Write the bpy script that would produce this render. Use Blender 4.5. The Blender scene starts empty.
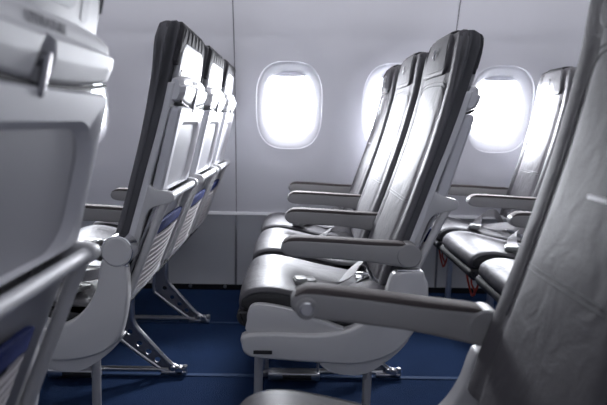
import bpy, bmesh, math, random
from mathutils import Vector, Matrix
random.seed(7)
R = math.radians
SC = bpy.context.scene
COL = SC.collection

# ------------------------------------------------------------------ materials
def new_mat(name):
    m = bpy.data.materials.new(name); m.use_nodes = True
    nt = m.node_tree
    return m, nt, nt.nodes['Principled BSDF']

def mat(name, col, rough=0.5, metal=0.0, spec=0.5, bump=0.0, bscale=200.0, var=0.0, vscale=8.0, coat=0.0, detail=3.0, rvar=0.0):
    m, nt, b = new_mat(name)
    b.inputs['Base Color'].default_value = (*col, 1)
    b.inputs['Roughness'].default_value = rough
    b.inputs['Metallic'].default_value = metal
    b.inputs['Specular IOR Level'].default_value = spec
    b.inputs['Coat Weight'].default_value = coat
    tc = nt.nodes.new('ShaderNodeTexCoord')
    if bump:
        n = nt.nodes.new('ShaderNodeTexNoise'); n.inputs['Scale'].default_value = bscale; n.inputs['Detail'].default_value = detail
        nt.links.new(tc.outputs['Object'], n.inputs['Vector'])
        bp = nt.nodes.new('ShaderNodeBump'); bp.inputs['Strength'].default_value = bump; bp.inputs['Distance'].default_value = 0.01
        nt.links.new(n.outputs['Fac'], bp.inputs['Height']); nt.links.new(bp.outputs['Normal'], b.inputs['Normal'])
    if var:
        n2 = nt.nodes.new('ShaderNodeTexNoise'); n2.inputs['Scale'].default_value = vscale; n2.inputs['Detail'].default_value = 4
        nt.links.new(tc.outputs['Object'], n2.inputs['Vector'])
        mx = nt.nodes.new('ShaderNodeMix'); mx.data_type = 'RGBA'
        mx.inputs['A'].default_value = (*[c * (1 - var) for c in col], 1)
        mx.inputs['B'].default_value = (*[min(1, c * (1 + var)) for c in col], 1)
        nt.links.new(n2.outputs['Fac'], mx.inputs['Factor']); nt.links.new(mx.outputs['Result'], b.inputs['Base Color'])
        if rvar:
            mr = nt.nodes.new('ShaderNodeMapRange')
            mr.inputs['To Min'].default_value = rough - rvar; mr.inputs['To Max'].default_value = rough + rvar
            nt.links.new(n2.outputs['Fac'], mr.inputs['Value']); nt.links.new(mr.outputs['Result'], b.inputs['Roughness'])
    return m

def leather(name, col, rough, sp=0.38):
    """grey leather: fine grain over soft creases"""
    m, nt, b = new_mat(name)
    b.inputs['Base Color'].default_value = (*col, 1)
    b.inputs['Roughness'].default_value = rough
    b.inputs['Specular IOR Level'].default_value = sp
    tc = nt.nodes.new('ShaderNodeTexCoord')
    v = nt.nodes.new('ShaderNodeTexVoronoi'); v.inputs['Scale'].default_value = 420
    n = nt.nodes.new('ShaderNodeTexNoise'); n.inputs['Scale'].default_value = 14; n.inputs['Detail'].default_value = 3; n.inputs['Distortion'].default_value = 0.6
    for q in (v, n): nt.links.new(tc.outputs['Object'], q.inputs['Vector'])
    b1 = nt.nodes.new('ShaderNodeBump'); b1.inputs['Strength'].default_value = 0.10; b1.inputs['Distance'].default_value = 0.004
    b2 = nt.nodes.new('ShaderNodeBump'); b2.inputs['Strength'].default_value = 0.30; b2.inputs['Distance'].default_value = 0.012
    nt.links.new(v.outputs['Distance'], b1.inputs['Height'])
    nt.links.new(n.outputs['Fac'], b2.inputs['Height'])
    nt.links.new(b2.outputs['Normal'], b1.inputs['Normal'])
    nt.links.new(b1.outputs['Normal'], b.inputs['Normal'])
    return m

M = {}
M['leather'] = leather('grey_leather', (0.080, 0.076, 0.084), 0.58, 0.28)
M['pleat_back'] = mat('charcoal_pleated_back', (0.050, 0.049, 0.054), 0.8, spec=0.12)
M['leather_seat'] = leather('grey_seat_leather', (0.080, 0.077, 0.085), 0.50, 0.26)
M['side'] = mat('dark_side_cloth', (0.115, 0.114, 0.124), 0.62, bump=0.2, bscale=500)
M['band'] = mat('charcoal_back_band', (0.065, 0.065, 0.074), 0.6, bump=0.2, bscale=400)
M['pleat'] = leather('charcoal_pleated_leather', (0.085, 0.082, 0.090), 0.65, 0.25)
M['shell'] = mat('pale_grey_shell_plastic', (0.68, 0.68, 0.70), 0.52, bump=0.04, bscale=600, var=0.02)
M['tray'] = mat('grey_tray_plastic', (0.60, 0.60, 0.635), 0.50, bump=0.04, bscale=600)
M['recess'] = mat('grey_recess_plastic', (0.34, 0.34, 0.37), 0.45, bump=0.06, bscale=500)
M['arm'] = mat('grey_armrest_plastic', (0.31, 0.305, 0.305), 0.45, bump=0.05, bscale=500)
M['pad'] = mat('taupe_armrest_pad', (0.110, 0.095, 0.094), 0.75, spec=0.12, bump=0.1, bscale=400)
M['lit'] = mat('grey_pocket_plastic', (0.46, 0.46, 0.48), 0.55, bump=0.04, bscale=600)
M['shroud'] = mat('grey_shroud_plastic', (0.56, 0.555, 0.56), 0.42, bump=0.05, bscale=500)
M['metal'] = mat('brushed_aluminium', (0.62, 0.62, 0.64), 0.30, metal=1.0, bump=0.05, bscale=300)
M['metal_dark'] = mat('dull_metal', (0.30, 0.30, 0.32), 0.42, metal=1.0, bump=0.1, bscale=120)
M['bar'] = mat('satin_silver_bar', (0.66, 0.66, 0.68), 0.5, metal=0.1)
M['painted'] = mat('grey_painted_metal', (0.42, 0.42, 0.43), 0.42, metal=0.25)
M['chrome'] = mat('polished_metal', (0.80, 0.80, 0.82), 0.16, metal=1.0)
M['black'] = mat('black_plastic', (0.012, 0.012, 0.014), 0.5)
M['black_trim'] = mat('black_cushion_trim', (0.022, 0.022, 0.024), 0.6, bump=0.1, bscale=300)
M['blue'] = mat('blue_pocket_band', (0.010, 0.022, 0.125), 0.8, spec=0.2, bump=0.3, bscale=350)
M['lining'] = mat('dark_pocket_lining', (0.045, 0.045, 0.052), 0.8, spec=0.1)
M['net'] = mat('pale_net_cord', (0.60, 0.57, 0.58), 0.7)
M['belt'] = mat('grey_belt_webbing', (0.24, 0.235, 0.25), 0.36, bump=0.35, bscale=300)
M['buckle'] = mat('grey_buckle_metal', (0.27, 0.275, 0.27), 0.42, metal=0.3)
M['thread'] = mat('dark_stitching', (0.05, 0.05, 0.056), 0.6)
M['mark'] = mat('pale_mark', (0.62, 0.61, 0.64), 0.4)
M['red'] = mat('red_strap', (0.45, 0.05, 0.03), 0.5)
M['brown'] = mat('brown_inset', (0.17, 0.11, 0.08), 0.5)
M['ink'] = mat('grey_ink', (0.22, 0.22, 0.24), 0.6)
M['paper'] = mat('pale_placard', (0.66, 0.66, 0.68), 0.5)
M['wall'] = mat('cabin_wall_panel', (0.66, 0.66, 0.705), 0.50, bump=0.03, bscale=300, var=0.02, vscale=3)
M['dado'] = mat('grey_dado_panel', (0.60, 0.605, 0.63), 0.5, bump=0.12, bscale=260, var=0.04, vscale=6)
M['seam'] = mat('panel_gap', (0.17, 0.17, 0.19), 0.7)
M['light_stop'] = mat('grey_light_stop', (0.30, 0.30, 0.32), 0.6)  # for the added end walls, kept grey to cut bounced light
M['ceil'] = mat('cabin_ceiling_panel', (0.74, 0.74, 0.76), 0.55)
M['frame'] = mat('window_reveal_plastic', (0.66, 0.66, 0.70), 0.40)
M['shade'] = mat('window_shade_plastic', (0.70, 0.70, 0.73), 0.5)
_nt = M['shade'].node_tree                     # thin plastic: some daylight comes through it
_tr = _nt.nodes.new('ShaderNodeBsdfTranslucent'); _tr.inputs['Color'].default_value = (0.8, 0.8, 0.84, 1)
_mx = _nt.nodes.new('ShaderNodeMixShader'); _mx.inputs[0].default_value = 0.12
_nt.links.new(_nt.nodes['Principled BSDF'].outputs[0], _mx.inputs[1]); _nt.links.new(_tr.outputs[0], _mx.inputs[2])
_nt.links.new(_mx.outputs[0], _nt.nodes['Material Output'].inputs['Surface'])
M['track'] = mat('blue_track_cover', (0.030, 0.060, 0.135), 0.7, spec=0.15)

def carpet():
    m, nt, b = new_mat('navy_carpet')
    tc = nt.nodes.new('ShaderNodeTexCoord')
    n = nt.nodes.new('ShaderNodeTexNoise'); n.inputs['Scale'].default_value = 260; n.inputs['Detail'].default_value = 3
    n2 = nt.nodes.new('ShaderNodeTexNoise'); n2.inputs['Scale'].default_value = 7; n2.inputs['Detail'].default_value = 4
    nt.links.new(tc.outputs['Object'], n.inputs['Vector']); nt.links.new(tc.outputs['Object'], n2.inputs['Vector'])
    ad = nt.nodes.new('ShaderNodeMath'); ad.operation = 'MULTIPLY_ADD'; ad.inputs[1].default_value = 0.25
    nt.links.new(n2.outputs['Fac'], ad.inputs[0]); nt.links.new(n.outputs['Fac'], ad.inputs[2])
    cr = nt.nodes.new('ShaderNodeValToRGB')
    cr.color_ramp.elements[0].position = 0.35; cr.color_ramp.elements[0].color = (0.006, 0.016, 0.050, 1)
    cr.color_ramp.elements[1].position = 0.95; cr.color_ramp.elements[1].color = (0.016, 0.042, 0.115, 1)
    nt.links.new(ad.outputs[0], cr.inputs['Fac']); nt.links.new(cr.outputs['Color'], b.inputs['Base Color'])
    b.inputs['Roughness'].default_value = 0.95; b.inputs['Specular IOR Level'].default_value = 0.1
    bp = nt.nodes.new('ShaderNodeBump'); bp.inputs['Strength'].default_value = 0.7; bp.inputs['Distance'].default_value = 0.006
    nt.links.new(n.outputs['Fac'], bp.inputs['Height']); nt.links.new(bp.outputs['Normal'], b.inputs['Normal'])
    return m
M['carpet'] = carpet()

def glass():
    m = bpy.data.materials.new('window_acrylic'); m.use_nodes = True
    nt = m.node_tree; nt.nodes.clear()
    o = nt.nodes.new('ShaderNodeOutputMaterial'); t = nt.nodes.new('ShaderNodeBsdfTransparent'); g = nt.nodes.new('ShaderNodeBsdfGlossy')
    t.inputs['Color'].default_value = (0.97, 0.98, 1, 1); g.inputs['Roughness'].default_value = 0.05
    f = nt.nodes.new('ShaderNodeFresnel'); f.inputs['IOR'].default_value = 1.45
    mx = nt.nodes.new('ShaderNodeMixShader')
    nt.links.new(f.outputs[0], mx.inputs[0]); nt.links.new(t.outputs[0], mx.inputs[1]); nt.links.new(g.outputs[0], mx.inputs[2])
    nt.links.new(mx.outputs[0], o.inputs['Surface'])
    return m
M['glass'] = glass()

# ------------------------------------------------------------------ mesh helpers
def interp(tab, z):
    """tab: [(z, x)...] ascending"""
    if z <= tab[0][0]: return tab[0][1]
    for (a, xa), (b, xb) in zip(tab, tab[1:]):
        if z <= b: return xa + (xb - xa) * (z - a) / (b - a)
    return tab[-1][1]

def cr(pts, n=6, closed=True):
    """Catmull-Rom through points of any dimension"""
    out = []; N = len(pts)
    for i in range(N if closed else N - 1):
        p = [pts[(i + k) % N] if closed else pts[max(0, min(N - 1, i + k))] for k in (-1, 0, 1, 2)]
        for j in range(n):
            t = j / n
            out.append(tuple(0.5 * (2 * b + (c - a) * t + (2 * a - 5 * b + 4 * c - d) * t * t + (3 * b - a - 3 * c + d) * t ** 3)
                             for a, b, c, d in zip(*p)))
    if not closed: out.append(tuple(pts[-1]))
    return out

def rrect(x0, x1, z0, z1, r, n=5):
    pts = []
    for cx, cz, a0 in ((x1 - r, z1 - r, 0), (x0 + r, z1 - r, 90), (x0 + r, z0 + r, 180), (x1 - r, z0 + r, 270)):
        for k in range(n + 1):
            a = R(a0 + 90 * k / n); pts.append((cx + r * math.cos(a), cz + r * math.sin(a)))
    return pts

def superell(hx, hz, n=64, p=2.9):
    out = []
    for k in range(n):
        a = 2 * math.pi * k / n; c, s = math.cos(a), math.sin(a)
        out.append((hx * math.copysign(abs(c) ** (2 / p), c), hz * math.copysign(abs(s) ** (2 / p), s)))
    return out

def area2(pts): return sum(a[0] * b[1] - b[0] * a[1] for a, b in zip(pts, pts[1:] + pts[:1]))

def prism(bm, pts, y0, y1, bev=0.0, seg=2, axis='y', mp=None):
    """closed outline in (x,z), extruded along y from y0 to y1; mp maps (u,v,w)->xyz"""
    if area2(pts) < 0: pts = pts[::-1]
    mp = mp or (lambda u, v, w: (u, w, v))
    a = [bm.verts.new(mp(u, v, y0)) for u, v in pts]
    b = [bm.verts.new(mp(u, v, y1)) for u, v in pts]
    fa = bm.faces.new(a); fb = bm.faces.new(b[::-1])
    n = len(pts); fs = [fa, fb]
    for i in range(n):
        fs.append(bm.faces.new((a[i], b[i], b[(i + 1) % n], a[(i + 1) % n])))
    bmesh.ops.recalc_face_normals(bm, faces=fs)
    if bev:
        es = list(set(list(fa.edges) + list(fb.edges)))
        bmesh.ops.bevel(bm, geom=es, offset=bev, segments=seg, profile=0.5, affect='EDGES', clamp_overlap=True)

def box(bm, x0, x1, y0, y1, z0, z1, bev=0.0, seg=2):
    r = bmesh.ops.create_cube(bm, size=1.0)
    vs = r['verts']
    for v in vs:
        v.co = ((x0 + x1) / 2 + v.co.x * (x1 - x0), (y0 + y1) / 2 + v.co.y * (y1 - y0), (z0 + z1) / 2 + v.co.z * (z1 - z0))
    if bev:
        es = list({e for v in vs for e in v.link_edges})
        bmesh.ops.bevel(bm, geom=es, offset=bev, segments=seg, profile=0.5, affect='EDGES', clamp_overlap=True)

def tube(bm, path, r, n=10, closed=False, cap=True):
    P = [Vector(p) for p in path]; rings = []; N = len(P)
    up = None
    for i, p in enumerate(P):
        if closed: t = P[(i + 1) % N] - P[i - 1]
        else: t = P[min(N - 1, i + 1)] - P[max(0, i - 1)]
        t.normalize()
        if up is None: up = t.orthogonal().normalized()
        up = (up - t * up.dot(t))
        up = up.normalized() if up.length > 1e-6 else t.orthogonal().normalized()
        s = t.cross(up)
        rr = r[i] if isinstance(r, (list, tuple)) else r
        rings.append([bm.verts.new(p + (up * math.cos(2 * math.pi * k / n) + s * math.sin(2 * math.pi * k / n)) * rr) for k in range(n)])
    for i in range(N if closed else N - 1):
        a, b = rings[i], rings[(i + 1) % N]
        for k in range(n): bm.faces.new((a[k], a[(k + 1) % n], b[(k + 1) % n], b[k]))
    if cap and not closed:
        bm.faces.new(rings[0][::-1]); bm.faces.new(rings[-1])

def cyl(bm, c, axis, r, h, n=28, bev=0.0):
    """cylinder centred at c along axis"""
    ax = Vector(axis).normalized(); c = Vector(c)
    q = ax.orthogonal().normalized(); s = ax.cross(q)
    prof = [(0, -h / 2), (r - bev, -h / 2), (r, -h / 2 + bev), (r, h / 2 - bev), (r - bev, h / 2), (0, h / 2)] if bev else [(0, -h / 2), (r, -h / 2), (r, h / 2), (0, h / 2)]
    rings = []
    for rr, hh in prof:
        if rr == 0: rings.append([bm.verts.new(c + ax * hh)]); continue
        rings.append([bm.verts.new(c + ax * hh + (q * math.cos(2 * math.pi * k / n) + s * math.sin(2 * math.pi * k / n)) * rr) for k in range(n)])
    fs = []
    for a, b in zip(rings, rings[1:]):
        for k in range(n):
            k2 = (k + 1) % n
            if len(a) == 1: fs.append(bm.faces.new((a[0], b[k2], b[k])))
            elif len(b) == 1: fs.append(bm.faces.new((a[k], a[k2], b[0])))
            else: fs.append(bm.faces.new((a[k], a[k2], b[k2], b[k])))
    bmesh.ops.recalc_face_normals(bm, faces=fs)

def ribbon(bm, path, wid, th=0.003):
    """flat strap: path points, wid = list of half-width vectors"""
    P = [Vector(p) for p in path]; W = [Vector(w) for w in wid]; N = len(P); rows = []
    for i in range(N):
        t = (P[min(N - 1, i + 1)] - P[max(0, i - 1)]).normalized()
        nrm = t.cross(W[i]).normalized() * th / 2
        rows.append([bm.verts.new(P[i] + W[i] + nrm), bm.verts.new(P[i] - W[i] + nrm), bm.verts.new(P[i] - W[i] - nrm), bm.verts.new(P[i] + W[i] - nrm)])
    fs = []
    for a, b in zip(rows, rows[1:]):
        for k in range(4): fs.append(bm.faces.new((a[k], a[(k + 1) % 4], b[(k + 1) % 4], b[k])))
    fs.append(bm.faces.new(rows[0])); fs.append(bm.faces.new(rows[-1][::-1]))
    bmesh.ops.recalc_face_normals(bm, faces=fs)

def loft(bm, prof, hw, r, ny=14, warp=None, cap_in=1.0):
    """sweep the closed (x,z) outline across y in [-hw,hw]; the ends are rounded off with radius r. warp(x,y,z)->xyz"""
    if area2(prof) < 0: prof = prof[::-1]
    n = len(prof); nor = []
    for i in range(n):
        a, b = prof[i - 1], prof[(i + 1) % n]
        tx, tz = b[0] - a[0], b[1] - a[1]; l = math.hypot(tx, tz) or 1
        nor.append((tz / l, -tx / l))                      # outward for a ccw outline
    ys = []
    K = 6
    for k in range(K + 1):
        a = R(90 * k / K); ys.append((-hw + r - r * math.cos(a), r * (1 - math.sin(a))))
    mid = [(-hw + r + (2 * hw - 2 * r) * k / ny, 0) for k in range(1, ny)]
    ys = ys + mid + [(-y, e) for y, e in ys[::-1]]
    rows = []
    for y, e in ys:
        row = []
        for (x, z), (nx, nz) in zip(prof, nor):
            co = (x - nx * e * cap_in, y, z - nz * e * cap_in)
            row.append(bm.verts.new(warp(*co) if warp else co))
        rows.append(row)
    fs = []
    for a, b in zip(rows, rows[1:]):
        for k in range(n): fs.append(bm.faces.new((a[k], a[(k + 1) % n], b[(k + 1) % n], b[k])))
    fs.append(bm.faces.new(rows[0])); fs.append(bm.faces.new(rows[-1][::-1]))
    bmesh.ops.recalc_face_normals(bm, faces=fs)

def bmn(): return bmesh.new()

def link(name, bm, m, parent=None, shift=(0, 0, 0), loc=(0, 0, 0), angle=38, kind=None, label=None):
    """one bmesh -> one linked mesh object"""
    me = bpy.data.meshes.new(name)
    s = Vector(shift)
    for v in bm.verts: v.co -= s
    bm.to_mesh(me); bm.free()
    me.shade_smooth(); me.set_sharp_from_angle(angle=R(angle))
    me.materials.append(M[m] if isinstance(m, str) else m)
    o = bpy.data.objects.new(name, me); COL.objects.link(o)
    o.location = loc
    if parent is not None: o.parent = parent
    if kind: o['kind'] = kind
    if label: o['label'] = label
    return o

def empty(name, loc, label, cat, group=None):
    o = bpy.data.objects.new(name, None); COL.objects.link(o)
    o.empty_display_size = 0.1; o.location = loc
    o['label'] = label; o['category'] = cat
    if group: o['group'] = group
    return o

def copy_tree(o, parent=None):
    c = o.copy(); COL.objects.link(c)
    if parent is not None: c.parent = parent
    for ch in list(o.children): copy_tree(ch, c)
    return c

def text_mesh(s, size, name):
    cu = bpy.data.curves.new(name, 'FONT'); cu.body = s; cu.size = size; cu.align_x = 'CENTER'; cu.align_y = 'CENTER'; cu.extrude = 0.0004
    o = bpy.data.objects.new(name, cu)
    me = bpy.data.meshes.new_from_object(o)
    bm = bmesh.new(); bm.from_mesh(me)
    bpy.data.objects.remove(o); bpy.data.meshes.remove(me)
    return bm

# ------------------------------------------------------------------ layout (metres; x = aft, y = towards the window wall, z = up)
AISLE = 1.53                       # centre of the aisle-side armrests of the window-side rows
ROWX = {'A': -0.46, 'B': 0.30, 'C': 1.085}
NEAR_AISLE = 0.985                  # aisle-side armrests of the rows on the camera's side
NEARX = {'A': -0.440, 'B': 0.335}

# ------------------------------------------------------------------ the room
X0, X1 = -1.75, 2.4
WY = [(0.0, 3.10), (0.42, 3.075), (0.60, 3.055), (0.80, 3.03), (0.98, 3.0), (1.15, 2.965), (1.30, 2.925), (1.45, 2.87), (1.58, 2.80), (1.70, 2.72)]
def wy(z): return interp(WY, z)
WIN_X = [-1.106, -0.573, -0.040, 0.493, 1.026, 1.559]
WZ = 0.978; WHX, WHZ = 0.166, 0.217
PITCH = 0.533

bm = bmn(); box(bm, X0, X1, -0.75, 3.25, -0.05, 0.0)
link('floor', bm, 'carpet', kind='structure')

def dish(x, z, cx):
    """the shallow dished field moulded round each window"""
    d = math.hypot((x - cx) / 0.262, (z - WZ) / 0.36)
    t = max(0.0, min(1.0, (1.0 - d) / 0.30)); t = t * t * (3 - 2 * t)
    return 0.005 * t

bm = bmn()
ZL, ZH = 0.60, 1.36
for cx in WIN_X:
    hole = superell(WHX, WHZ, 64)
    rings = []
    NR = 14
    for q in range(NR + 1):
        t = q / NR; ring = []
        for hx, hz in hole:
            k = min((PITCH / 2) / abs(hx) if abs(hx) > 1e-9 else 1e9, ((ZH - WZ) if hz > 0 else (WZ - ZL)) / abs(hz) if abs(hz) > 1e-9 else 1e9)
            x, z = cx + hx * (1 + (k - 1) * t), WZ + hz * (1 + (k - 1) * t)
            ring.append(bm.verts.new((x, wy(z) + dish(x, z, cx), z)))
        rings.append(ring)
    for a, b in zip(rings, rings[1:]):
        for k in range(64):
            bm.faces.new((a[k], b[k], b[(k + 1) % 64], a[(k + 1) % 64]))
    # lip of the hole
    lip = [bm.verts.new((cx + hx * 0.985, wy(WZ + hz) + 0.005 + 0.012, WZ + hz * 0.988)) for hx, hz in hole]
    for k in range(64):
        bm.faces.new((rings[0][k], rings[0][(k + 1) % 64], lip[(k + 1) % 64], lip[k]))
    # corner fill of each cell
    for sx in (-1, 1):
        for zc in (ZL, ZH):
            cands = [v for v in rings[-1]]
            corner = (cx + sx * PITCH / 2, wy(zc), zc)
            sel = sorted([v for v in cands if (v.co.x - cx) * sx > 0 and (v.co.z - WZ) * (zc - WZ) > 0], key=lambda v: math.atan2(v.co.z - WZ, (v.co.x - cx) * sx))
            cv = bm.verts.new(corner)
            for u, w in zip(sel, sel[1:]):
                if abs(u.co.x - w.co.x) > 1e-6 and abs(u.co.z - w.co.z) > 1e-6: bm.faces.new((u, w, cv))
def strip(bm, xa, xb, zs):
    prev = None
    for z in zs:
        row = [bm.verts.new((xa, wy(z), z)), bm.verts.new((xb, wy(z), z))]
        if prev: bm.faces.new((prev[0], prev[1], row[1], row[0]))
        prev = row
xl, xr = WIN_X[0] - PITCH / 2, WIN_X[-1] + PITCH / 2
strip(bm, xl, xr, [0.42, 0.51, 0.60]); strip(bm, xl, xr, [1.36, 1.41, 1.46, 1.52, 1.58, 1.64, 1.70])
zs = [0.42 + 1.28 * k / 24 for k in range(25)]
strip(bm, X0, xl, zs); strip(bm, xr, X1, zs)
bmesh.ops.remove_doubles(bm, verts=bm.verts, dist=1e-5)
bmesh.ops.recalc_face_normals(bm, faces=bm.faces)
link('wall_back', bm, 'wall', kind='structure', angle=60)

# lower wall (dado), with the dark return-air gap under it
bm = bmn()
prism(bm, [(3.100, 0.035), (3.062, 0.035), (3.066, 0.40), (3.060, 0.412), (3.066, 0.425), (3.12, 0.425)], X0, X1, 0.0, mp=lambda u, v, w: (w, u, v))
link('trim_1', bm, 'dado', kind='structure')
bm = bmn(); box(bm, X0, X1, 3.082, 3.16, 0.0, 0.036); link('baseboard_back', bm, 'black', kind='structure')
# vertical joints between wall panels and between dado panels
tn = 2
for sx in (-0.310, 0.757, -1.376):
    bm = bmn(); prev = None
    zs = [0.425 + 1.27 * k / 30 for k in range(31)]
    for z in zs:
        row = [bm.verts.new((sx + d, wy(z) + e, z)) for d, e in ((-0.0022, 0.004), (-0.0022, -0.0012), (0.0022, -0.0012), (0.0022, 0.004))]
        if prev:
            for k in range(3): bm.faces.new((prev[k], prev[k + 1], row[k + 1], row[k]))
        prev = row
    bmesh.ops.recalc_face_normals(bm, faces=bm.faces)
    link('trim_%d' % tn, bm, 'seam', kind='structure'); tn += 1
    bm = bmn(); box(bm, sx - 0.006, sx + 0.006, 3.0585, 3.07, 0.036, 0.41, 0.002); link('trim_%d' % tn, bm, 'seam', kind='structure'); tn += 1
# small fixing clips under the dado
for cxp in (-0.555, -0.37, -0.02, 0.2):
    bm = bmn(); cyl(bm, (cxp, 3.078, 0.018), (0, 1, 0), 0.009, 0.012, 14, 0.003)
    link('trim_%d' % tn, bm, 'metal', kind='structure'); tn += 1
# seat tracks let into the carpet, with blue covers
for ty in (2.0, 2.55, 0.55):
    bm = bmn(); box(bm, X0, X1, ty - 0.011, ty + 0.011, -0.001, 0.0035, 0.0015)
    link('trim_%d' % tn, bm, 'track', kind='structure'); tn += 1

# windows
for i, cx in enumerate(WIN_X):
    o = superell(WHX * 0.988, WHZ * 0.99, 64); inn = [(a, b + 0.008) for a, b in superell(0.120, 0.162, 64, 3.0)]
    bm = bmn(); rings = []
    for t, dy in ((0, 0.012), (0.12, 0.0135), (0.30, 0.021), (0.50, 0.032), (0.72, 0.046), (0.90, 0.060), (1.0, 0.072), (1.0, 0.086)):
        rings.append([bm.verts.new((cx + a[0] * (1 - t) + b[0] * t, wy(WZ + a[1] * (1 - t) + b[1] * t) + 0.005 + dy, WZ + a[1] * (1 - t) + b[1] * t)) for a, b in zip(o, inn)])
    for a, b in zip(rings, rings[1:]):
        for k in range(64): bm.faces.new((a[k], a[(k + 1) % 64], b[(k + 1) % 64], b[k]))
    bmesh.ops.recalc_face_normals(bm, faces=bm.faces)
    w = link('window_%d' % (i + 1), bm, 'frame', kind='structure', angle=60)
    yb = wy(WZ)
    tilt = lambda u, v, q: (cx + u, wy(WZ + v) + q, WZ + v)
    bm = bmn(); prism(bm, [(a, b + 0.008) for a, b in superell(0.121, 0.163, 48, 3.0)], 0.085, 0.089, mp=tilt); link('pane', bm, 'glass', w)
    # the shade, drawn nearly all the way up, with its finger grip
    bm = bmn(); prism(bm, [(-0.112, 0.150), (0.112, 0.150), (0.098, 0.168), (0.07, 0.176), (-0.07, 0.176), (-0.098, 0.168)], 0.076, 0.083, 0.002, mp=tilt)
    prism(bm, [(-0.066, 0.148), (0.066, 0.148), (0.052, 0.158), (-0.052, 0.158)], 0.066, 0.080, 0.003, mp=tilt)
    link('shade', bm, 'shade', w)

# the rest of the shell: bins and ceiling, far wall behind the camera; added end walls as light stops
bm = bmn()
half = [(2.72, 1.70), (2.58, 1.72), (2.10, 1.66), (1.98, 1.72), (1.93, 1.95), (1.80, 2.10), (1.55, 2.16), (1.275, 2.18)]
cp = half + [(2.55 - y, z) for y, z in half[-2::-1]]
rows = [[bm.verts.new((x, y, z)) for y, z in cp] for x in (X0, X1)]
for k in range(len(cp) - 1): bm.faces.new((rows[0][k], rows[0][k + 1], rows[1][k + 1], rows[1][k]))
link('ceiling', bm, 'ceil', kind='structure')
bm = bmn(); rows = [[bm.verts.new((x, 2.55 - y, z)) for z, y in WY] for x in (X0, X1)]
for k in range(len(WY) - 1): bm.faces.new((rows[0][k], rows[0][k + 1], rows[1][k + 1], rows[1][k]))
link('wall_front', bm, 'wall', kind='structure')
for nm, x in (('light_stop_left', X0), ('light_stop_right', X1)):  # unseen end walls, added close by to block light from along the cabin
    bm = bmn(); prism(bm, [(-0.6, 0), (3.15, 0), (3.15, 1.0), (2.75, 1.75), (2.0, 2.2), (0.55, 2.2), (-0.2, 1.75), (-0.6, 1.0)], x - 0.02, x + 0.02, mp=lambda u, v, w: (w, u, v))
    link(nm, bm, 'light_stop', kind='structure')

# ------------------------------------------------------------------ seats
PZ = 0.56                                                # pivot height
FR = [(0.46, -0.062), (0.52, -0.048), (0.58, -0.030), (0.68, 0.000), (0.78, 0.027), (0.85, 0.045), (0.92, 0.060), (1.00, 0.075), (1.06, 0.083), (1.11, 0.087), (1.16, 0.10)]
RE = [(0.46, -0.022), (0.52, -0.010), (0.585, 0.010), (0.68, 0.038), (0.78, 0.066), (0.85, 0.087), (0.924, 0.107), (1.026, 0.131), (1.10, 0.147), (1.13, 0.150), (1.16, 0.148)]
def fx(z): return interp(FR, z)
def rx(z): return interp(RE, z)
def mx_(z): return fx(z) + 0.52 * (rx(z) - fx(z))
BHW = 0.205
def dent(y, z):
    a = abs(y) / BHW
    d = 0.007 * math.exp(-((a - 0.745) / 0.065) ** 2)          # valley beside the bolster
    d -= 0.004 * max(0.0, 1 - (a / 0.72) ** 2)                 # slightly crowned panel
    d -= 0.006 * math.exp(-((z - 0.72) / 0.09) ** 2) * max(0.0, 1 - (a / 0.72) ** 2)
    d += 0.003 * max(0.0, (a - 0.86) / 0.14) ** 2              # bolster rolls back to the side
    return d if z < 1.045 else d * 0.35
def topw(y, z):
    """the upper corners of the back are rounded off"""
    k = max(0.0, min(1.0, (z - 1.072) / 0.088))
    f = (BHW - 0.080 * (1 - math.sqrt(max(0.0, 1 - k * k)))) / BHW
    return y * f
def warp_front(x, y, z):
    k = max(0.0, min(1.0, (mx_(z) - 0.010 - x) / (mx_(z) - 0.010 - fx(z) + 1e-6)))
    return (x + dent(y, z) * k, topw(y, z), z)
def front_x(y, z): return fx(z) + dent(y, z)

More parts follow.
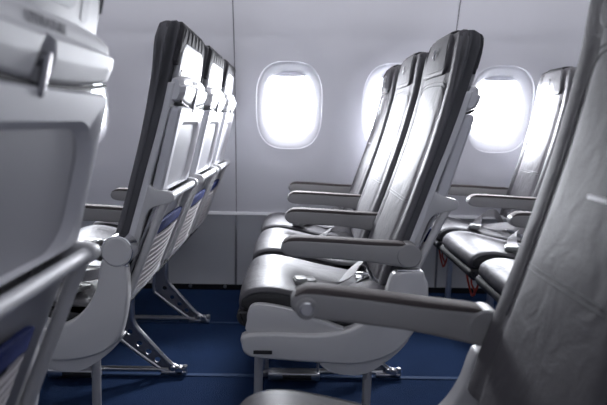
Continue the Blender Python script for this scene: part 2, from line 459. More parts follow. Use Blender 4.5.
def make_backrest(root):
    sh = (0, 0, PZ)
    zz = [0.46 + 0.67 * k / 26 for k in range(27)]
    # leather front cushion
    prof = [(fx(z), z) for z in zz] + [(0.094, 1.143), (0.108, 1.151)] + [(mx_(1.15) - 0.004, 1.151), (mx_(1.14), 1.140)] + [(mx_(z), z) for z in zz[::-1]]
    bm = bmn(); loft(bm, prof, BHW, 0.008, 26, warp_front)
    b = link('backrest', bm, 'leather', root, sh, (0, 0, PZ), angle=60)
    b.data.materials.append(M['side'])
    for p in b.data.polygons:
        if abs(p.normal.y) > 0.5 and abs(p.center.y) > BHW - 0.016: p.material_index = 1
    # dark side/back band
    prof = [(mx_(z) - 0.003, z) for z in zz] + [(mx_(1.14), 1.150), (rx(1.14) - 0.012, 1.152), (rx(1.14) - 0.002, 1.143)] + [(rx(z), z) for z in zz[::-1]]
    bm = bmn(); loft(bm, prof, BHW - 0.0005, 0.005, 8, lambda x, y, z: (x, topw(y, z), z)); link('back_band', bm, 'band', b, sh)
    # pleated leather on the back of the headrest
    bm = bmn()
    zz2 = [1.035, 1.05, 1.07, 1.09, 1.11, 1.13, 1.145]
    prof = [(rx(z) - 0.004, z) for z in zz2] + [(rx(z) + (0.012 if z < 1.14 else 0.004), z) for z in zz2[::-1]]
    loft(bm, prof, BHW - 0.010, 0.014, 64, lambda x, y, z: (x + (0.0013 * math.cos(y * 2 * math.pi / 0.0125) * min(1, max(0, (z - 1.075) / 0.02)) if x > rx(z) + 0.002 else 0), topw(y, z), z))
    link('headrest_back', bm, 'pleat_back', b, sh)
    # head pad with its flap seam and small mark
    bm = bmn()
    prism(bm, rrect(-0.142, 0.142, 1.034, 1.146, 0.030, 8), -0.013, 0.018, 0.006, 3, mp=lambda u, v, w: (fx(v) + w + 0.004 * (u / 0.142) ** 2, topw(u, v), v))
    link('head_pad', bm, 'pleat', b, sh)
    bm = bmn(); prism(bm, [(0.088, 1.138), (0.094, 1.152), (0.110, 1.1585), (0.140, 1.1585), (0.146, 1.150), (0.138, 1.148), (0.112, 1.150), (0.100, 1.146)], -0.092, 0.092, 0.002, 2)
    link('pad_flap', bm, 'black', b, sh)
    bm = bmn()
    pth = [(fx(z) - 0.012 + 0.004 * (y / 0.142) ** 2, topw(y, z), z) for y, z in cr([(-0.126, 1.135), (-0.128, 1.10), (-0.126, 1.062), (-0.110, 1.049), (0, 1.047), (0.110, 1.049), (0.126, 1.062), (0.128, 1.10), (0.126, 1.135)], 5, False)]
    tube(bm, pth, 0.0014, 6); link('pad_piping', bm, 'thread', b, sh)
    bm = bmn()
    for p in ([(0.0, 1.112), (0.010, 1.102), (0.002, 1.094), (-0.006, 1.084)], [(-0.012, 1.108), (-0.004, 1.100), (0.002, 1.094)], [(0.002, 1.094), (0.012, 1.090)]):
        tube(bm, [(fx(z) - 0.0135, y, z) for y, z in cr(p, 4, False)], 0.0022, 6)
    link('emblem', bm, 'mark', b, sh)
    # stitched seams of the back panel
    bm = bmn()
    def seam(pts, off=0.0, r=0.0013):
        tube(bm, [(front_x(y, z) - 0.0004 + off, y, z) for y, z in cr(pts, 6, False)], r, 6)
    for d in (0.0, 0.010):
        seam([(-0.150 - d, 0.60), (-0.150 - d, 0.80), (-0.148 - d, 0.95), (-0.135 - d, 0.992 + d), (-0.10, 1.004 + d), (0, 1.008 + d), (0.10, 1.004 + d), (0.135 + d, 0.992 + d), (0.148 + d, 0.95), (0.150 + d, 0.80), (0.150 + d, 0.60)])
    seam([(-0.150, 0.690), (0, 0.694), (0.150, 0.690)]); seam([(-0.150, 0.682), (0, 0.686), (0.150, 0.682)])
    link('stitching', bm, 'thread', b, sh)
    bm = bmn()
    prism(bm, rrect(-0.028, 0.028, 0.803, 0.809, 0.0025, 3), -0.0025, 0.002, 0.001, 1, mp=lambda u, v, w: (front_x(u, v) + w, u, v))
    link('cover_tag', bm, 'mark', b, sh)
    # pale plastic shell: two side struts and an upper panel, in one moulding
    bm = bmn()
    zs = [0.575 + 0.415 * k / 18 for k in range(19)]
    for s in (-1, 1):
        def off(z): return 0.018
        prof = [(rx(z) - 0.003, z) for z in zs] + [(rx(z) + off(z) - (0.006 if z > 1.05 else 0), z) for z in zs[::-1]]
        yc = s * 0.178
        n0 = len(bm.verts)
        loft(bm, prof, 0.024, 0.006, 2, lambda x, y, z: (x, y + yc, z))
    prof = [(rx(z) - 0.003, z) for z in zs] + [(rx(z) + 0.007, z) for z in zs[::-1]]
    loft(bm, prof, 0.168, 0.004, 4)
    link('back_shell', bm, 'shell', b, sh)
    # literature pocket, upper white panel
    bm = bmn()
    prism(bm, rrect(-0.176, 0.176, 0.960, 1.098, 0.062, 9), 0.0, 0.018, 0.006, 3, mp=lambda u, v, w: (rx(v) + w * (1 - 0.25 * max(0, (v - 1.0) / 0.092)), u, v))
    link('literature_pocket', bm, 'lit', b, sh)
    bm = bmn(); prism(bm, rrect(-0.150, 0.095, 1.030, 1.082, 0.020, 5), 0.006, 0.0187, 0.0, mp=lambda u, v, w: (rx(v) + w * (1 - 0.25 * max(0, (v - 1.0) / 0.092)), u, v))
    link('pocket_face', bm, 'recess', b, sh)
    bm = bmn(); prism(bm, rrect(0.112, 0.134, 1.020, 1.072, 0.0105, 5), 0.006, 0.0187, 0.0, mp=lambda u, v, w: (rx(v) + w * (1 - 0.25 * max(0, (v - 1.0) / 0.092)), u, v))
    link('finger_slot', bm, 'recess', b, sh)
    bm = bmn(); prism(bm, rrect(-0.150, -0.112, 1.006, 1.026, 0.004, 3), 0.006, 0.0192, 0.001, 1, mp=lambda u, v, w: (rx(v) + w, u, v))
    link('pocket_insert', bm, 'brown', b, sh)
    # tray table housing: smooth bulging band across the back
    def edge_bottom(u): return 0.932 + 0.012 * (abs(u) / 0.18) ** 2
    def hx(t):          # profile of the bulge from bottom (t=0) to top (t=1)
        return interp([(0, 0.0), (0.02, 0.040), (0.08, 0.045), (0.35, 0.049), (0.60, 0.048), (0.65, 0.044), (0.68, 0.0405), (0.90, 0.036), (0.96, 0.032), (1.0, 0.014)], t)
    bm = bmn(); rows = []
    us = sorted([-0.197 + 0.394 * k / 28 for k in range(29) if abs(-0.197 + 0.394 * k / 28 + 0.018) > 0.026] + [-0.018 + 0.0026 * k for k in range(-9, 10)])
    ts = [0, 0.02, 0.05, 0.08] + [0.08 + 0.026 * k for k in range(1, 20)] + [0.60, 0.625, 0.65, 0.68, 0.72, 0.78, 0.90, 0.96, 1.0]
    def sink(u, z):
        e = ((u + 0.018) / 0.0200) ** 2 + ((z - 0.946) / 0.040) ** 2
        return 0.0 if e >= 1 else 0.024 * min(1.0, (1 - e) * 1.6) ** 0.7
    for u in us:
        e = max(0.0, (abs(u) - 0.188) / 0.009); k = math.sqrt(max(0.0, 1 - e * e)) * 0.25 + 0.75
        zb, zt = edge_bottom(u), 1.014 - 0.014 * (abs(u) / 0.197) ** 4
        rows.append([bm.verts.new((rx(zb + (zt - zb) * t) - 0.002 + hx(t) * k - (sink(u, zb + (zt - zb) * t) if t > 0.01 else 0), u, zb + (zt - zb) * t)) for t in ts])
    for a, c in zip(rows, rows[1:]):
        for k in range(len(ts) - 1): bm.faces.new((a[k], c[k], c[k + 1], a[k + 1]))
        bm.faces.new((a[-1], c[-1], c[0], a[0]))
    bm.faces.new(rows[0]); bm.faces.new(rows[-1][::-1])
    bmesh.ops.recalc_face_normals(bm, faces=bm.faces)
    link('tray_housing', bm, 'shell', b, sh, angle=50)
    bm = text_mesh('LITERATURE', 0.0185, 'writing')
    for v in bm.verts:
        u, q, w = v.co; zc = 0.9965 + q * 0.9
        t = (zc - 0.932) / 0.082
        v.co = (rx(zc) - 0.002 + hx(t) + 0.0009 + w, u * 0.95 - 0.012, zc)
    link('writing', bm, 'ink', b, sh)
    # folded tray table with a moulded recess
    TR = [(0.694, 0.098), (0.78, 0.122), (0.93, 0.156)]
    def tx(z): return interp(TR, z)
    bm = bmn()
    def tray_prof(u): return 0
    outl = cr([(-0.176, 0.700), (0.176, 0.700), (0.178, 0.76), (0.180, 0.88), (0.178, 0.926), (0.10, 0.926), (0, 0.926), (-0.10, 0.926), (-0.178, 0.926), (-0.180, 0.88), (-0.178, 0.76)], 3)
    outl = rrect(-0.178, 0.178, 0.698, 0.930, 0.012, 4)
    # frame around the recess: outer rectangle minus the inner, built as a ring with a sloped inner wall
    inner = rrect(-0.165, 0.165, 0.704, 0.890, 0.060, 9); inner2 = rrect(-0.142, 0.142, 0.708, 0.880, 0.050, 9)
    outer = rrect(-0.193, 0.193, 0.698, 0.930, 0.014, 9); outer_b = rrect(-0.189, 0.189, 0.702, 0.926, 0.012, 9)
    lv = [(outer_b, -0.030), (outer, -0.026), (outer, -0.006), (rrect(-0.188, 0.188, 0.703, 0.925, 0.012, 9), 0.0), (inner, 0.0), (inner2, -0.012)]
    rings = [[bm.verts.new((tx(v) + d, u, v)) for u, v in L] for L, d in lv]
    for a, c in zip(rings, rings[1:]):
        for k in range(len(a)): bm.faces.new((a[k], a[(k + 1) % len(a)], c[(k + 1) % len(a)], c[k]))
    bm.faces.new(rings[0][::-1])
    bmesh.ops.recalc_face_normals(bm, faces=bm.faces)
    link('tray_table', bm, 'tray', b, sh, angle=30)
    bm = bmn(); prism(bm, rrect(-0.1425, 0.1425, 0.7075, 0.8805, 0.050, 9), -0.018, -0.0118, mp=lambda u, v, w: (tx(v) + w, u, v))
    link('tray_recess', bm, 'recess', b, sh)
    # turn latch in an oval dish
    xl_ = lambda v: rx(v) + 0.048
    bm = bmn()
    cyl(bm, (xl_(0.958) - 0.010, -0.018, 0.958), (1, 0, -0.25), 0.0085, 0.016, 20, 0.002)
    prism(bm, rrect(-0.0235, -0.0125, 0.916, 0.966, 0.005, 5), -0.006, 0.003, 0.003, 2, mp=lambda u, v, w: (xl_(v) + w, u, v))
    link('tray_latch', bm, 'metal_dark', b, sh)
    # dark gap line between housing and tray
    bm = bmn(); tube(bm, [(rx(edge_bottom(u)) + 0.040, u, edge_bottom(u) - 0.0025) for u in us[1:-1]], 0.0032, 8); link('tray_gap', bm, 'black', b, sh)
    # lower frame: side arms, pocket bar, side rails
    arm_pts = cr([(-0.006, 0.545), (0.026, 0.535), (0.040, 0.580), (0.058, 0.640), (0.080, 0.664), (0.125, 0.676), (0.134, 0.690), (0.126, 0.704), (0.085, 0.712), (0.062, 0.730), (0.046, 0.735), (0.030, 0.675), (0.008, 0.600)], 4)
    for s in (-1, 1):
        bm = bmn(); y0, y1 = (s * 0.174, s * 0.200)
        prism(bm, arm_pts, min(y0, y1), max(y0, y1), 0.005, 2); link('back_arm', bm, 'shroud', b, sh)
    bm = bmn(); tube(bm, [(0.118, -0.178, 0.690), (0.118, 0.178, 0.690)], 0.0105, 16)
    link('pocket_bar', bm, 'bar', b, sh)
    def px_(z): return 0.104 + (z - 0.67) * 0.40
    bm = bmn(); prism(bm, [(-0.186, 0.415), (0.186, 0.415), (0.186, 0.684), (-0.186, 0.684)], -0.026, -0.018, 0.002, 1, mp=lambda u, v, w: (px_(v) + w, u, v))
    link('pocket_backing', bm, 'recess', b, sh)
    for s in (-1, 1):
        bm = bmn(); tube(bm, cr([(0.116, s * 0.184, 0.688), (0.098, s * 0.186, 0.655), (0.055, s * 0.187, 0.55), (0.0, s * 0.186, 0.412)], 5, False), 0.0115, 10)
        link('pocket_rail', bm, 'shroud', b, sh)
    bm = bmn()
    prism(bm, rrect(-0.172, 0.172, 0.578, 0.616, 0.008, 3), -0.010, 0.004, 0.004, 2, mp=lambda u, v, w: (px_(v) + w + 0.010 * (1 - (u / 0.172) ** 2), u, v + 0.0 - 0.010 * (1 - (u / 0.172) ** 2)))
    link('pocket_band', bm, 'blue', b, sh)
    bm = bmn()
    for k in range(9):
        z = 0.428 + 0.0175 * k
        tube(bm, [(px_(z) + 0.010 * (1 - (u / 0.172) ** 2), u, z) for u in (-0.172, -0.12, -0.06, 0, 0.06, 0.12, 0.172)], 0.0026, 5)
    for k in range(23):
        u = -0.165 + 0.33 * k / 22
        tube(bm, [(px_(z) + 0.010 * (1 - (u / 0.172) ** 2), u, z) for z in (0.42, 0.50, 0.575)], 0.0023, 4)
    link('pocket_net', bm, 'net', b, sh)
    bm = bmn(); prism(bm, [(-0.170, 0.424), (0.170, 0.424), (0.170, 0.60), (-0.170, 0.60)], -0.018, -0.013, 0.001, 1, mp=lambda u, v, w: (px_(v) + w, u, v))
    link('pocket_lining', bm, 'lining', b, sh)
    bm = bmn(); prism(bm, rrect(-0.188, 0.188, 0.398, 0.424, 0.008, 3), -0.026, 0.006, 0.003, 2, mp=lambda u, v, w: (px_(v) + w, u, v))
    link('pocket_rim', bm, 'shell', b, sh)
    return b

CHW = 0.221
def cush_z(x):   # top of the cushion
    return interp([(-0.46, 0.39), (-0.44, 0.428), (-0.41, 0.445), (-0.37, 0.450), (-0.32, 0.445), (-0.2, 0.416), (-0.06, 0.390), (-0.03, 0.388)], x)
def make_cushion(root):
    prof = cr([(-0.405, 0.374), (-0.436, 0.378), (-0.450, 0.398), (-0.444, 0.424), (-0.418, 0.443), (-0.37, 0.450), (-0.30, 0.439), (-0.2, 0.416), (-0.08, 0.394), (-0.045, 0.386), (-0.040, 0.375), (-0.06, 0.366), (-0.2, 0.368), (-0.32, 0.372)], 5)
    def wc(x, y, z):
        c = 1 - (y / CHW) ** 2
        wav = 0.0018 * math.sin(31 * x + 9 * y) * c + 0.0014 * math.sin(17 * y + 23 * x + 1.3) * c
        return (x - 0.006 * c * (1 if x < -0.40 else 0), y, z + ((0.006 * c + wav) if z > 0.385 else 0))
    bm = bmn(); loft(bm, prof, CHW, 0.026, 16, wc)
    c = link('seat_cushion', bm, 'leather_seat', root, angle=60)
    c.data.materials.append(M['black_trim'])
    for p in c.data.polygons:
        if p.center.z < 0.392 and p.center.x < -0.1 or abs(p.normal.y) > 0.80: p.material_index = 1
    bm = bmn()
    prof2 = cr([(-0.41, 0.344), (-0.440, 0.346), (-0.455, 0.364), (-0.450, 0.382), (-0.42, 0.386), (-0.2, 0.380), (-0.05, 0.372), (-0.045, 0.350), (-0.2, 0.343)], 4)
    loft(bm, prof2, CHW + 0.002, 0.008, 4); link('seat_pan', bm, 'black_trim', root)
    for s in (-1, 1):
        bm = bmn()
        pts = [(-0.440, 0.420), (-0.416, 0.437), (-0.37, 0.443), (-0.30, 0.4325), (-0.2, 0.410), (-0.09, 0.389)]
        tube(bm, [(x, s * (CHW - 0.006), z - 0.002) for x, z in cr(pts, 5, False)], 0.0042, 8)
        link('cushion_piping', bm, 'thread', c)
    return c

def make_belt(root, style):
    """two webbing halves with buckle or tongue, lying on the cushion"""
    def cz(x, h=0.004): return cush_z(x) + 0.006 + h
    if style == 0:      # buckle lying forward, its strap rising in a twisted loop from the seat gap
        p1 = [(-0.03, 0.15, 0.40), (-0.050, 0.135, 0.448), (-0.075, 0.105, 0.462), (-0.11, 0.04, 0.448), (-0.15, -0.04, 0.428), (-0.19, -0.09, cz(-0.19, 0.006)), (-0.245, -0.104, cz(-0.245, 0.006))]
        w1 = [(0.010, 0.004, 0.018), (0.014, 0.006, 0.017), (0.019, 0.008, 0.012), (0.022, 0.008, 0.008), (0.021, 0.013, 0.006), (0.014, 0.021, 0.004), (0.003, 0.025, 0)]
        p2 = [(-0.03, -0.17, 0.39), (-0.06, -0.16, 0.430), (-0.10, -0.12, 0.432), (-0.13, -0.07, 0.418), (-0.11, -0.02, cz(-0.11, 0.012)), (-0.085, 0.02, cz(-0.085, 0.016)), (-0.080, 0.06, cz(-0.08, 0.006))]
        w2 = [(0, 0.004, 0.022), (0.006, 0.012, 0.018), (0.012, 0.014, 0.012), (0.016, 0.014, 0.006), (0.018, 0.008, 0.006), (0.018, 0.010, 0.008), (0.02, 0.006, 0.0)]
        bk = (-0.268, -0.107, cz(-0.268, 0.006)); ba = R(12)
        tg = (-0.085, 0.09, cz(-0.085, 0.010)); ta = R(80)
    elif style == 1:    # buckle on its webbing drawn across to the near side, tongue strap standing in a fold
        p1 = [(-0.03, 0.19, 0.40), (-0.07, 0.185, 0.455), (-0.12, 0.18, 0.462), (-0.165, 0.15, 0.448), (-0.20, 0.07, 0.436), (-0.235, -0.03, cz(-0.235, 0.008)), (-0.268, -0.12, cz(-0.268, 0.008))]
        w1 = [(0, 0.004, 0.022), (0.004, 0.010, 0.020), (0.012, 0.014, 0.015), (0.019, 0.012, 0.008), (0.023, 0.007, 0.002), (0.023, 0.007, 0), (0.023, 0.008, 0)]
        p2 = [(-0.03, -0.18, 0.40), (-0.06, -0.17, 0.440), (-0.10, -0.13, 0.450), (-0.14, -0.08, 0.440), (-0.17, -0.03, cz(-0.17, 0.014)), (-0.19, 0.02, cz(-0.19, 0.006))]
        w2 = [(0.004, 0, 0.022), (0.010, 0, 0.02), (0.016, 0.004, 0.016), (0.012, 0.012, 0.016), (0.010, 0.018, 0.010), (0.012, 0.018, 0.004)]
        bk = (-0.280, -0.150, cz(-0.280, 0.010)); ba = R(70)
        tg = (-0.205, 0.045, cz(-0.205, 0.006)); ta = R(120)
    else:               # both halves thrown loosely over the front of the cushion
        p1 = [(-0.03, -0.15, 0.39), (-0.06, -0.12, 0.432), (-0.10, -0.06, 0.446), (-0.14, -0.03, 0.432), (-0.19, -0.07, cz(-0.19, 0.014)), (-0.245, -0.12, cz(-0.245, 0.012)), (-0.29, -0.14, cz(-0.29, 0.004))]
        w1 = [(0.010, 0.004, 0.018), (0.012, 0.006, 0.017), (0.010, 0.010, 0.016), (0.008, 0.014, 0.014), (0.010, 0.014, 0.014), (0.012, 0.016, 0.010), (0.012, 0.020, 0.002)]
        p2 = [(-0.03, 0.17, 0.39), (-0.07, 0.165, 0.432), (-0.12, 0.15, 0.430), (-0.17, 0.13, cz(-0.17, 0.010)), (-0.22, 0.11, cz(-0.22, 0.005)), (-0.255, 0.10, cz(-0.255))]
        w2 = [(0, 0.004, 0.022), (0.003, 0.010, 0.020), (0.008, 0.016, 0.014), (0.010, 0.019, 0.005), (0.009, 0.020, 0), (0.009, 0.020, 0)]
        bk = (-0.150, -0.150, cz(-0.150, 0.014)); ba = R(60)
        tg = (-0.275, 0.095, cz(-0.275, 0.008)); ta = R(25)
    n = 5
    bm = bmn(); ribbon(bm, cr(p1, n, False), cr(w1, n, False)); s1 = link('belt_strap', bm, 'belt', root)
    bm = bmn(); ribbon(bm, cr(p2, n, False), cr(w2, n, False)); s2 = link('belt_strap', bm, 'belt', root)
    def rot(a, c): return lambda u, v, w: (c[0] + u * math.cos(a) - v * math.sin(a), c[1] + u * math.sin(a) + v * math.cos(a), c[2] + w)
    bm = bmn(); m = rot(ba, bk)
    prism(bm, rrect(-0.034, 0.030, -0.027, 0.027, 0.012, 5), -0.007, 0.007, 0.004, 2, mp=m)
    prism(bm, rrect(-0.030, 0.004, -0.023, 0.023, 0.009, 5), 0.0065, 0.011, 0.002, 2, mp=m)
    link('buckle', bm, 'buckle', s1)
    bm = bmn(); m = rot(ta, tg)
    prism(bm, [(0.022, -0.024), (0.022, 0.024), (0.004, 0.024), (-0.006, 0.013), (-0.034, 0.013), (-0.038, 0.008), (-0.038, -0.008), (-0.034, -0.013), (-0.006, -0.013), (0.004, -0.024)], -0.0015, 0.0015, 0.0006, 1, mp=m)
    tube(bm, [m(0.018, v, 0.003) for v in (-0.025, 0.025)], 0.004, 8)
    link('tongue', bm, 'chrome', s2)

ARM_W = 0.0235
def make_armrest(root, y, button=0, lift=0.0):
    body = cr([(-0.336, 0.575), (-0.326, 0.590), (-0.300, 0.5945), (-0.20, 0.591), (-0.10, 0.586), (-0.01, 0.583), (0.022, 0.580), (0.034, 0.560), (0.026, 0.533), (0.0, 0.524), (-0.030, 0.528), (-0.12, 0.540), (-0.22, 0.546), (-0.300, 0.549), (-0.328, 0.558)], 6)
    bm = bmn(); prism(bm, body, y - ARM_W, y + ARM_W, 0.007, 3); a = link('armrest', bm, 'arm', root, (0, 0, PZ), (0, 0, PZ))
    bm = bmn()
    top = [(-0.330, 0.585), (-0.318, 0.596), (-0.295, 0.6015), (-0.20, 0.5985), (-0.10, 0.5935), (-0.02, 0.590), (-0.006, 0.584), (-0.10, 0.5845), (-0.20, 0.5895), (-0.30, 0.592)]
    prism(bm, cr(top, 4), y - ARM_W + 0.0015, y + ARM_W - 0.0015, 0.0045, 2); link('arm_pad', bm, 'pad', a, (0, 0, PZ))
    bm = bmn(); cyl(bm, (0.0, y, 0.558), (0, 1, 0), 0.032, 2 * ARM_W + 0.006, 36, 0.003); link('pivot_cap', bm, 'arm', a, (0, 0, PZ))
    if button:
        bm = bmn(); yy = y + button * (ARM_W + 0.001)
        cyl(bm, (-0.308, yy, 0.567), (0, 1, 0), 0.0190, 0.008, 36, 0.003); link('button_ring', bm, 'arm', a, (0, 0, PZ))
        bm = bmn(); cyl(bm, (-0.308, yy + button * 0.004, 0.567), (0, 1, 0), 0.0125, 0.006, 32, 0.0025); link('recline_button', bm, 'metal', a, (0, 0, PZ))
    a.rotation_euler = (0, R(lift), 0)
    if lift: a.location.x -= 0.028
    return a

def seat_root(label, group=None):
    return empty('airplane_seat', (0, 0, 0), label, 'seat', group)

def make_vest(root):
    """life-vest pouch slung under the cushion, with red pull straps"""
    bm = bmn(); box(bm, -0.308, -0.225, -0.14, 0.14, 0.27, 0.342, 0.02, 3); p = link('vest_pouch', bm, 'band', root)
    bm = bmn()
    tube(bm, cr([(-0.376, 0.05, 0.338), (-0.385, 0.04, 0.30), (-0.380, 0.0, 0.245), (-0.385, -0.05, 0.24), (-0.38, -0.09, 0.29), (-0.376, -0.10, 0.338)], 5, False), 0.0045, 8)
    tube(bm, cr([(-0.376, -0.02, 0.336), (-0.388, -0.03, 0.29), (-0.382, -0.06, 0.262), (-0.388, -0.08, 0.25)], 5, False), 0.004, 8)
    link('pull_strap', bm, 'red', p)

GA = 'seats of the window-side row with backs to the camera'
GB = 'seats of the window-side row in the middle'
GC = 'seats of the window-side row at the right'
proto = seat_root('airplane seat', GA)
back = make_backrest(proto); make_cushion(proto)

def seat(x, y, label, group, arms=(), belt=0, recline=0.0, ys=1.0, vest=False):
    """copy of the prototype placed with its own armrests and belt"""
    if not seat.used:
        o = proto; seat.used = True
    else:
        o = copy_tree(proto)
        for ch in list(o.children):
            if not ch.name.startswith(('backrest', 'seat_cushion', 'seat_pan')):
                bpy.data.objects.remove(ch, do_unlink=True)
    o['label'] = label
    if group: o['group'] = group
    elif 'group' in o: del o['group']
    o.location = (x, y, 0)
    for ch in o.children:
        ch.scale = (1, ys, 1)
        if ch.name.startswith('backrest'): ch.rotation_euler = (0, R(recline), 0); ch.scale = (1, ys, 1.015)
    todo.append((o, arms, belt, vest))
    return o
seat.used = False
todo = []
YC = [1.772, 2.282, 2.748]
YS = [1.0, 1.0, 0.835]
def row(x, labels, group, recline, skip_arm=False, belts=(0, 1, 1), vest=False):
    for i in range(3):
        arms = []
        if not (skip_arm and i == 0): arms.append((AISLE + 0.508 * i) - YC[i])
        if i == 2: arms.append(2.958 - YC[i])
        seat(x, YC[i], labels[i], group, arms, belts[i], recline, YS[i], vest)

row(ROWX['A'], ['grey airplane aisle seat from behind, nearest and tallest of the three white seat backs',
                'grey airplane middle seat from behind, second of the three white seat backs',
                'grey airplane window seat from behind, the white seat back closest to the wall'], GA, 0.0, True, (2, 1, 0))
row(ROWX['B'], ['grey leather aisle seat of the central row, its broad dark side facing the camera',
                'grey leather middle seat of the central row, just behind the large dark-sided aisle seat',
                'grey leather window seat of the central row, its headrest overlapping the second bright window'], GB, 3.0)
row(ROWX['C'], ['grey leather aisle seat of the right row, mostly hidden by the dark blurred seat back',
                'grey leather middle seat of the right row, belt and pale buckle on its dark cushion',
                'grey leather window seat of the right row, its back shining white beside the right window'], GC, 0.0, vest=True)
# rows on the camera's side of the aisle (aisle armrest on their far side)
seat(NEARX['A'], NEAR_AISLE - 0.292, 'blurred pale grey seat back with tray latch, closest to the camera at the left edge', None, [], 0, 0.0, 1.13)
near_a = todo[-1][0]
near_b = seat(NEARX['B'] + 0.022, NEAR_AISLE - 0.242, 'dark blurred leather seat filling the right edge, its long armrest reaching left', None, [0.242], 1, 0.8)
for ch in near_a.children:
    if ch.name.startswith('backrest'):
        for q in ch.children:
            if q.name.startswith(('pocket_band', 'pocket_net', 'pocket_lining')): q.scale = (1, 0.48, 1)
for o, arms, belt, vest in todo:
    for a in arms: make_armrest(o, a, -1 if o is near_b else 0, 4.0 if o is near_b else 0.0)
    if o is not near_b: make_belt(o, belt)
    if vest: make_vest(o)

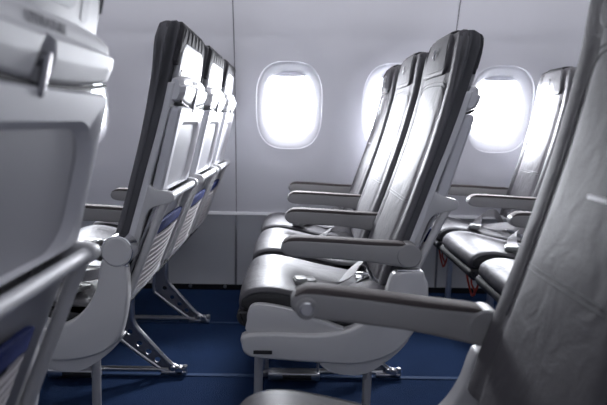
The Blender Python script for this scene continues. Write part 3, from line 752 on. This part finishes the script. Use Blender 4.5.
# ------------------------------------------------------------------ seat frames (legs, beams, side shroud)
def make_frame(loc, s, label, rear_only=False, disc=False):
    """s=+1: seats extend towards +y from the aisle side"""
    t = empty('seat_frame', loc, label, 'seat frame')
    def Y(a, b): return (min(s * a, s * b), max(s * a, s * b))
    # side shroud: bowed lower panel with the bracket that rises to the armrest pivot
    J = cr([(-0.432, 0.335), (-0.437, 0.310), (-0.424, 0.283), (-0.38, 0.273), (-0.22, 0.262), (-0.12, 0.262), (-0.035, 0.290), (0.018, 0.347), (0.050, 0.420), (0.054, 0.475), (0.044, 0.502), (0.036, 0.517),
            (0.0, 0.518), (-0.034, 0.512), (-0.046, 0.495), (-0.062, 0.445), (-0.095, 0.395), (-0.150, 0.356), (-0.24, 0.340), (-0.36, 0.342)], 5)
    if disc: J = [(x if x < 0 else x * 0.45, z) for x, z in J]; J = [(x, z + 0.034 * max(0.0, (z - 0.46) / 0.058)) for x, z in J]
    bm = bmn(); prism(bm, J, *Y(-0.030, 0.014), 0.012, 4); link('side_shroud', bm, 'shroud', t)
    U = cr([(-0.412, 0.335), (-0.424, 0.375), (-0.418, 0.405), (-0.395, 0.416), (-0.34, 0.410), (-0.27, 0.392), (-0.20, 0.365), (-0.16, 0.345), (-0.25, 0.33)], 5)
    bm = bmn(); prism(bm, U, *Y(-0.012, 0.016), 0.005, 2); link('shroud_lip', bm, 'shroud', t)
    L = cr([(-0.225, 0.268), (-0.205, 0.238), (-0.16, 0.226), (-0.10, 0.232), (-0.03, 0.280), (0.01, 0.330), (-0.03, 0.32), (-0.12, 0.285)], 5)
    bm = bmn(); prism(bm, L, *Y(-0.020, 0.010), 0.005, 2); link('shroud_base', bm, 'shroud', t)
    bm = bmn(); tube(bm, [(-0.028, s * -0.024, 0.519), (0.028, s * -0.024, 0.5195)], 0.0028, 8); link('bracket_clip', bm, 'chrome', t)
    bm = bmn(); box(bm, -0.405, -0.355, *Y(-0.0325, -0.026), 0.287, 0.297, 0.001); link('shroud_slot', bm, 'black', t)
    if disc:
        bm = bmn(); cyl(bm, (0.0, s * -0.002, 0.558), (0, 1, 0), 0.0385, 0.066, 40, 0.004); link('pivot_disc', bm, 'shroud', t)
        bm = bmn(); cyl(bm, (0.0, s * -0.002, 0.558), (0, 1, 0), 0.0415, 0.058, 40, 0.002); link('pivot_rim', bm, 'chrome', t)
    # cross beams
    for x, z in ((-0.34, 0.318), (-0.13, 0.318)):
        bm = bmn(); tube(bm, [(x, s * 0.02, z), (x, s * 1.42, z)], 0.024, 16); link('cross_beam', bm, 'metal_dark', t)
    # aisle-side posts
    for x in ((-0.398, -0.092) if not rear_only else (-0.092,)):
        bm = bmn(); tube(bm, [(x + 0.004, s * 0.05, 0.29), (x, s * 0.05, 0.004)], 0.0125, 16); cyl(bm, (x, s * 0.05, 0.006), (0, 0, 1), 0.022, 0.012, 20, 0.003)
        cyl(bm, (x, s * 0.05 - s * 0.011, 0.185), (0, 1, 0), 0.0045, 0.004, 12)
        link('post', bm, 'painted', t)
    # two leg assemblies standing on the seat tracks
    for ly in (0.47, 1.02):
        y = s * ly
        bm = bmn()
        rear = cr([(-0.100, 0.320), (-0.104, 0.24), (-0.098, 0.188), (-0.060, 0.140), (0.020, 0.050), (0.052, 0.030)], 5, False)
        tube(bm, [(x, y, z) for x, z in rear], 0.0085, 10)
        low = cr([(-0.150, 0.320), (-0.158, 0.22), (-0.160, 0.150), (-0.140, 0.125), (-0.060, 0.062), (0.010, 0.014), (0.045, 0.012)], 5, False)
        tube(bm, [(x, y, z) for x, z in low], 0.0075, 10)
        leg = link('rear_leg', bm, 'metal', t)
        # perforated web between the two tubes: cross pieces leave round-ended holes
        bm = bmn()
        a0, b0 = (-0.101, 0.205), (-0.158, 0.165)
        def mixp(p, q, k): return (p[0] + (q[0] - p[0]) * k, p[1] + (q[1] - p[1]) * k)
        A_ = [(-0.103, 0.30), (-0.103, 0.25), (-0.100, 0.200), (-0.070, 0.150), (-0.040, 0.117), (-0.012, 0.085), (0.016, 0.054), (0.044, 0.032)]
        B_ = [(-0.151, 0.30), (-0.157, 0.25), (-0.160, 0.170), (-0.125, 0.114), (-0.090, 0.086), (-0.056, 0.060), (-0.022, 0.036), (0.030, 0.013)]
        for i in range(7):
            p0, p1, q0, q1 = A_[i], A_[i + 1], B_[i], B_[i + 1]
            if i in (0, 1, 6):
                prism(bm, [p0, p1, q1, q0], y - 0.004, y + 0.004)
            else:
                k = 0.30
                outer = [p0, p1, q1, q0]
                c = (sum(v[0] for v in outer) / 4, sum(v[1] for v in outer) / 4)
                N = 20; per = []
                for e in range(4):
                    for j in range(N // 4): per.append(mixp(outer[e], outer[(e + 1) % 4], j / (N // 4)))
                a00 = math.atan2(per[0][1] - c[1], per[0][0] - c[0]); sg = 1 if area2(per) > 0 else -1
                rr = 0.0105
                for j in range(N):
                    p, q = per[j], per[(j + 1) % N]
                    h = lambda w: (c[0] + rr * (w[0] - c[0]) / math.hypot(w[0] - c[0], w[1] - c[1]), c[1] + rr * (w[1] - c[1]) / math.hypot(w[0] - c[0], w[1] - c[1]))
                    prism(bm, [p, q, h(q), h(p)], y - 0.004, y + 0.004)
        link('leg_web', bm, 'metal_dark', leg)
        bm = bmn()
        cyl(bm, (0.058, y, 0.020), (0, 1, 0), 0.016, 0.026, 20, 0.004); box(bm, -0.005, 0.085, y - 0.013, y + 0.013, 0.0045, 0.020, 0.004)
        cyl(bm, (0.078, y, 0.026), (0, 0, 1), 0.010, 0.024, 16, 0.003); cyl(bm, (0.038, y, 0.030), (0, 1, 0), 0.009, 0.036, 16, 0.002)
        link('track_fitting', bm, 'metal', leg)
        bm = bmn(); tube(bm, [(-0.395, y, 0.320), (-0.398, y, 0.03)], 0.013, 14); cyl(bm, (-0.398, y, 0.015), (0, 0, 1), 0.02, 0.021, 16, 0.004); link('front_leg', bm, 'metal', t)
        bm = bmn(); tube(bm, [(-0.396, y, 0.022), (0.02, y, 0.022)], 0.0095, 12); link('floor_tube', bm, 'metal', t)
    # small control box hung beside the aisle leg, on a thin rod
    bm = bmn()
    box(bm, -0.385, -0.205, *Y(0.415, 0.445), 0.010, 0.036, 0.004); bx = link('control_box', bm, 'metal', t)
    bm = bmn(); box(bm, -0.335, -0.235, *Y(0.412, 0.42), 0.014, 0.030, 0.001); link('box_window', bm, 'black', bx)
    bm = bmn(); tube(bm, [(-0.212, s * 0.43, 0.03), (-0.212, s * 0.43, 0.31)], 0.004, 8); link('hanger_rod', bm, 'metal', bx)
    return t

make_frame((ROWX['A'], AISLE, 0), 1, 'grey seat frame with perforated metal legs, carrying the white-backed seats at the left', True, True)
make_frame((ROWX['B'], AISLE, 0), 1, 'grey bowed side panel and legs carrying the central row of seats')
make_frame((ROWX['C'], AISLE, 0), 1, 'seat frame carrying the right row, seen only under its dark cushions')
make_frame((NEARX['A'] - 0.035, NEAR_AISLE, 0), -1, 'blurred pale seat bracket low at the left edge, below the closest seat back', True, True)
make_frame((NEARX['B'] + 0.025, NEAR_AISLE, 0), -1, 'blurred curved grey bracket under the long armrest of the dark right-edge seat')

# ------------------------------------------------------------------ light
def area(name, loc, rot, sx, sy, power, col=(1, 1, 1), spread=180):
    l = bpy.data.lights.new(name, 'AREA'); l.shape = 'RECTANGLE'; l.size = sx; l.size_y = sy; l.energy = power; l.color = col; l.spread = R(spread)
    o = bpy.data.objects.new(name, l); COL.objects.link(o); o.location = loc; o.rotation_euler = rot
    return o
for cx, power in zip(WIN_X, (22, 34, 44, 43, 33, 26)):
    area('window_daylight', (cx, wy(WZ) + 0.13, WZ), (R(-90), 0, 0), 0.30, 0.40, power, (0.96, 0.97, 1.0))
area('sidewall_light', (0.325, 2.66, 1.685), (0, 0, 0), 4.0, 0.10, 12.5, (0.96, 0.96, 1.0))
area('aisle_ceiling_light', (0.325, 1.40, 2.13), (0, 0, 0), 4.0, 0.30, 3.5, (0.97, 0.96, 1.0))

w = bpy.data.worlds.new('sky'); SC.world = w; w.use_nodes = True
bg = w.node_tree.nodes['Background']; bg.inputs['Color'].default_value = (0.93, 0.96, 1.0, 1); bg.inputs['Strength'].default_value = 6.0

# ------------------------------------------------------------------ camera
F = 590.0
cam = bpy.data.cameras.new('camera'); co = bpy.data.objects.new('camera', cam); COL.objects.link(co)
cam.sensor_width = 36.0; cam.lens = F / 607 * 36.0; cam.clip_start = 0.02
th = math.atan(80.5 / F); yaw = 8.1 / F; roll = R(1.1)
mtx = Matrix.Rotation(-yaw, 4, 'Z') @ Matrix.Rotation(math.pi / 2 - th, 4, 'X') @ Matrix.Rotation(roll, 4, 'Z')
mtx.translation = (0, 0, 0.90)
co.matrix_world = mtx
cam.dof.use_dof = True; cam.dof.focus_distance = 1.75; cam.dof.aperture_fstop = 4.0
SC.camera = co

SC.view_settings.view_transform = 'Standard'; SC.view_settings.look = 'None'; SC.view_settings.gamma = 1.0
SC.view_settings.use_curve_mapping = False
SC.view_settings.exposure = 0.27
SC.cycles.use_denoising = True
SC.cycles.max_bounces = 8
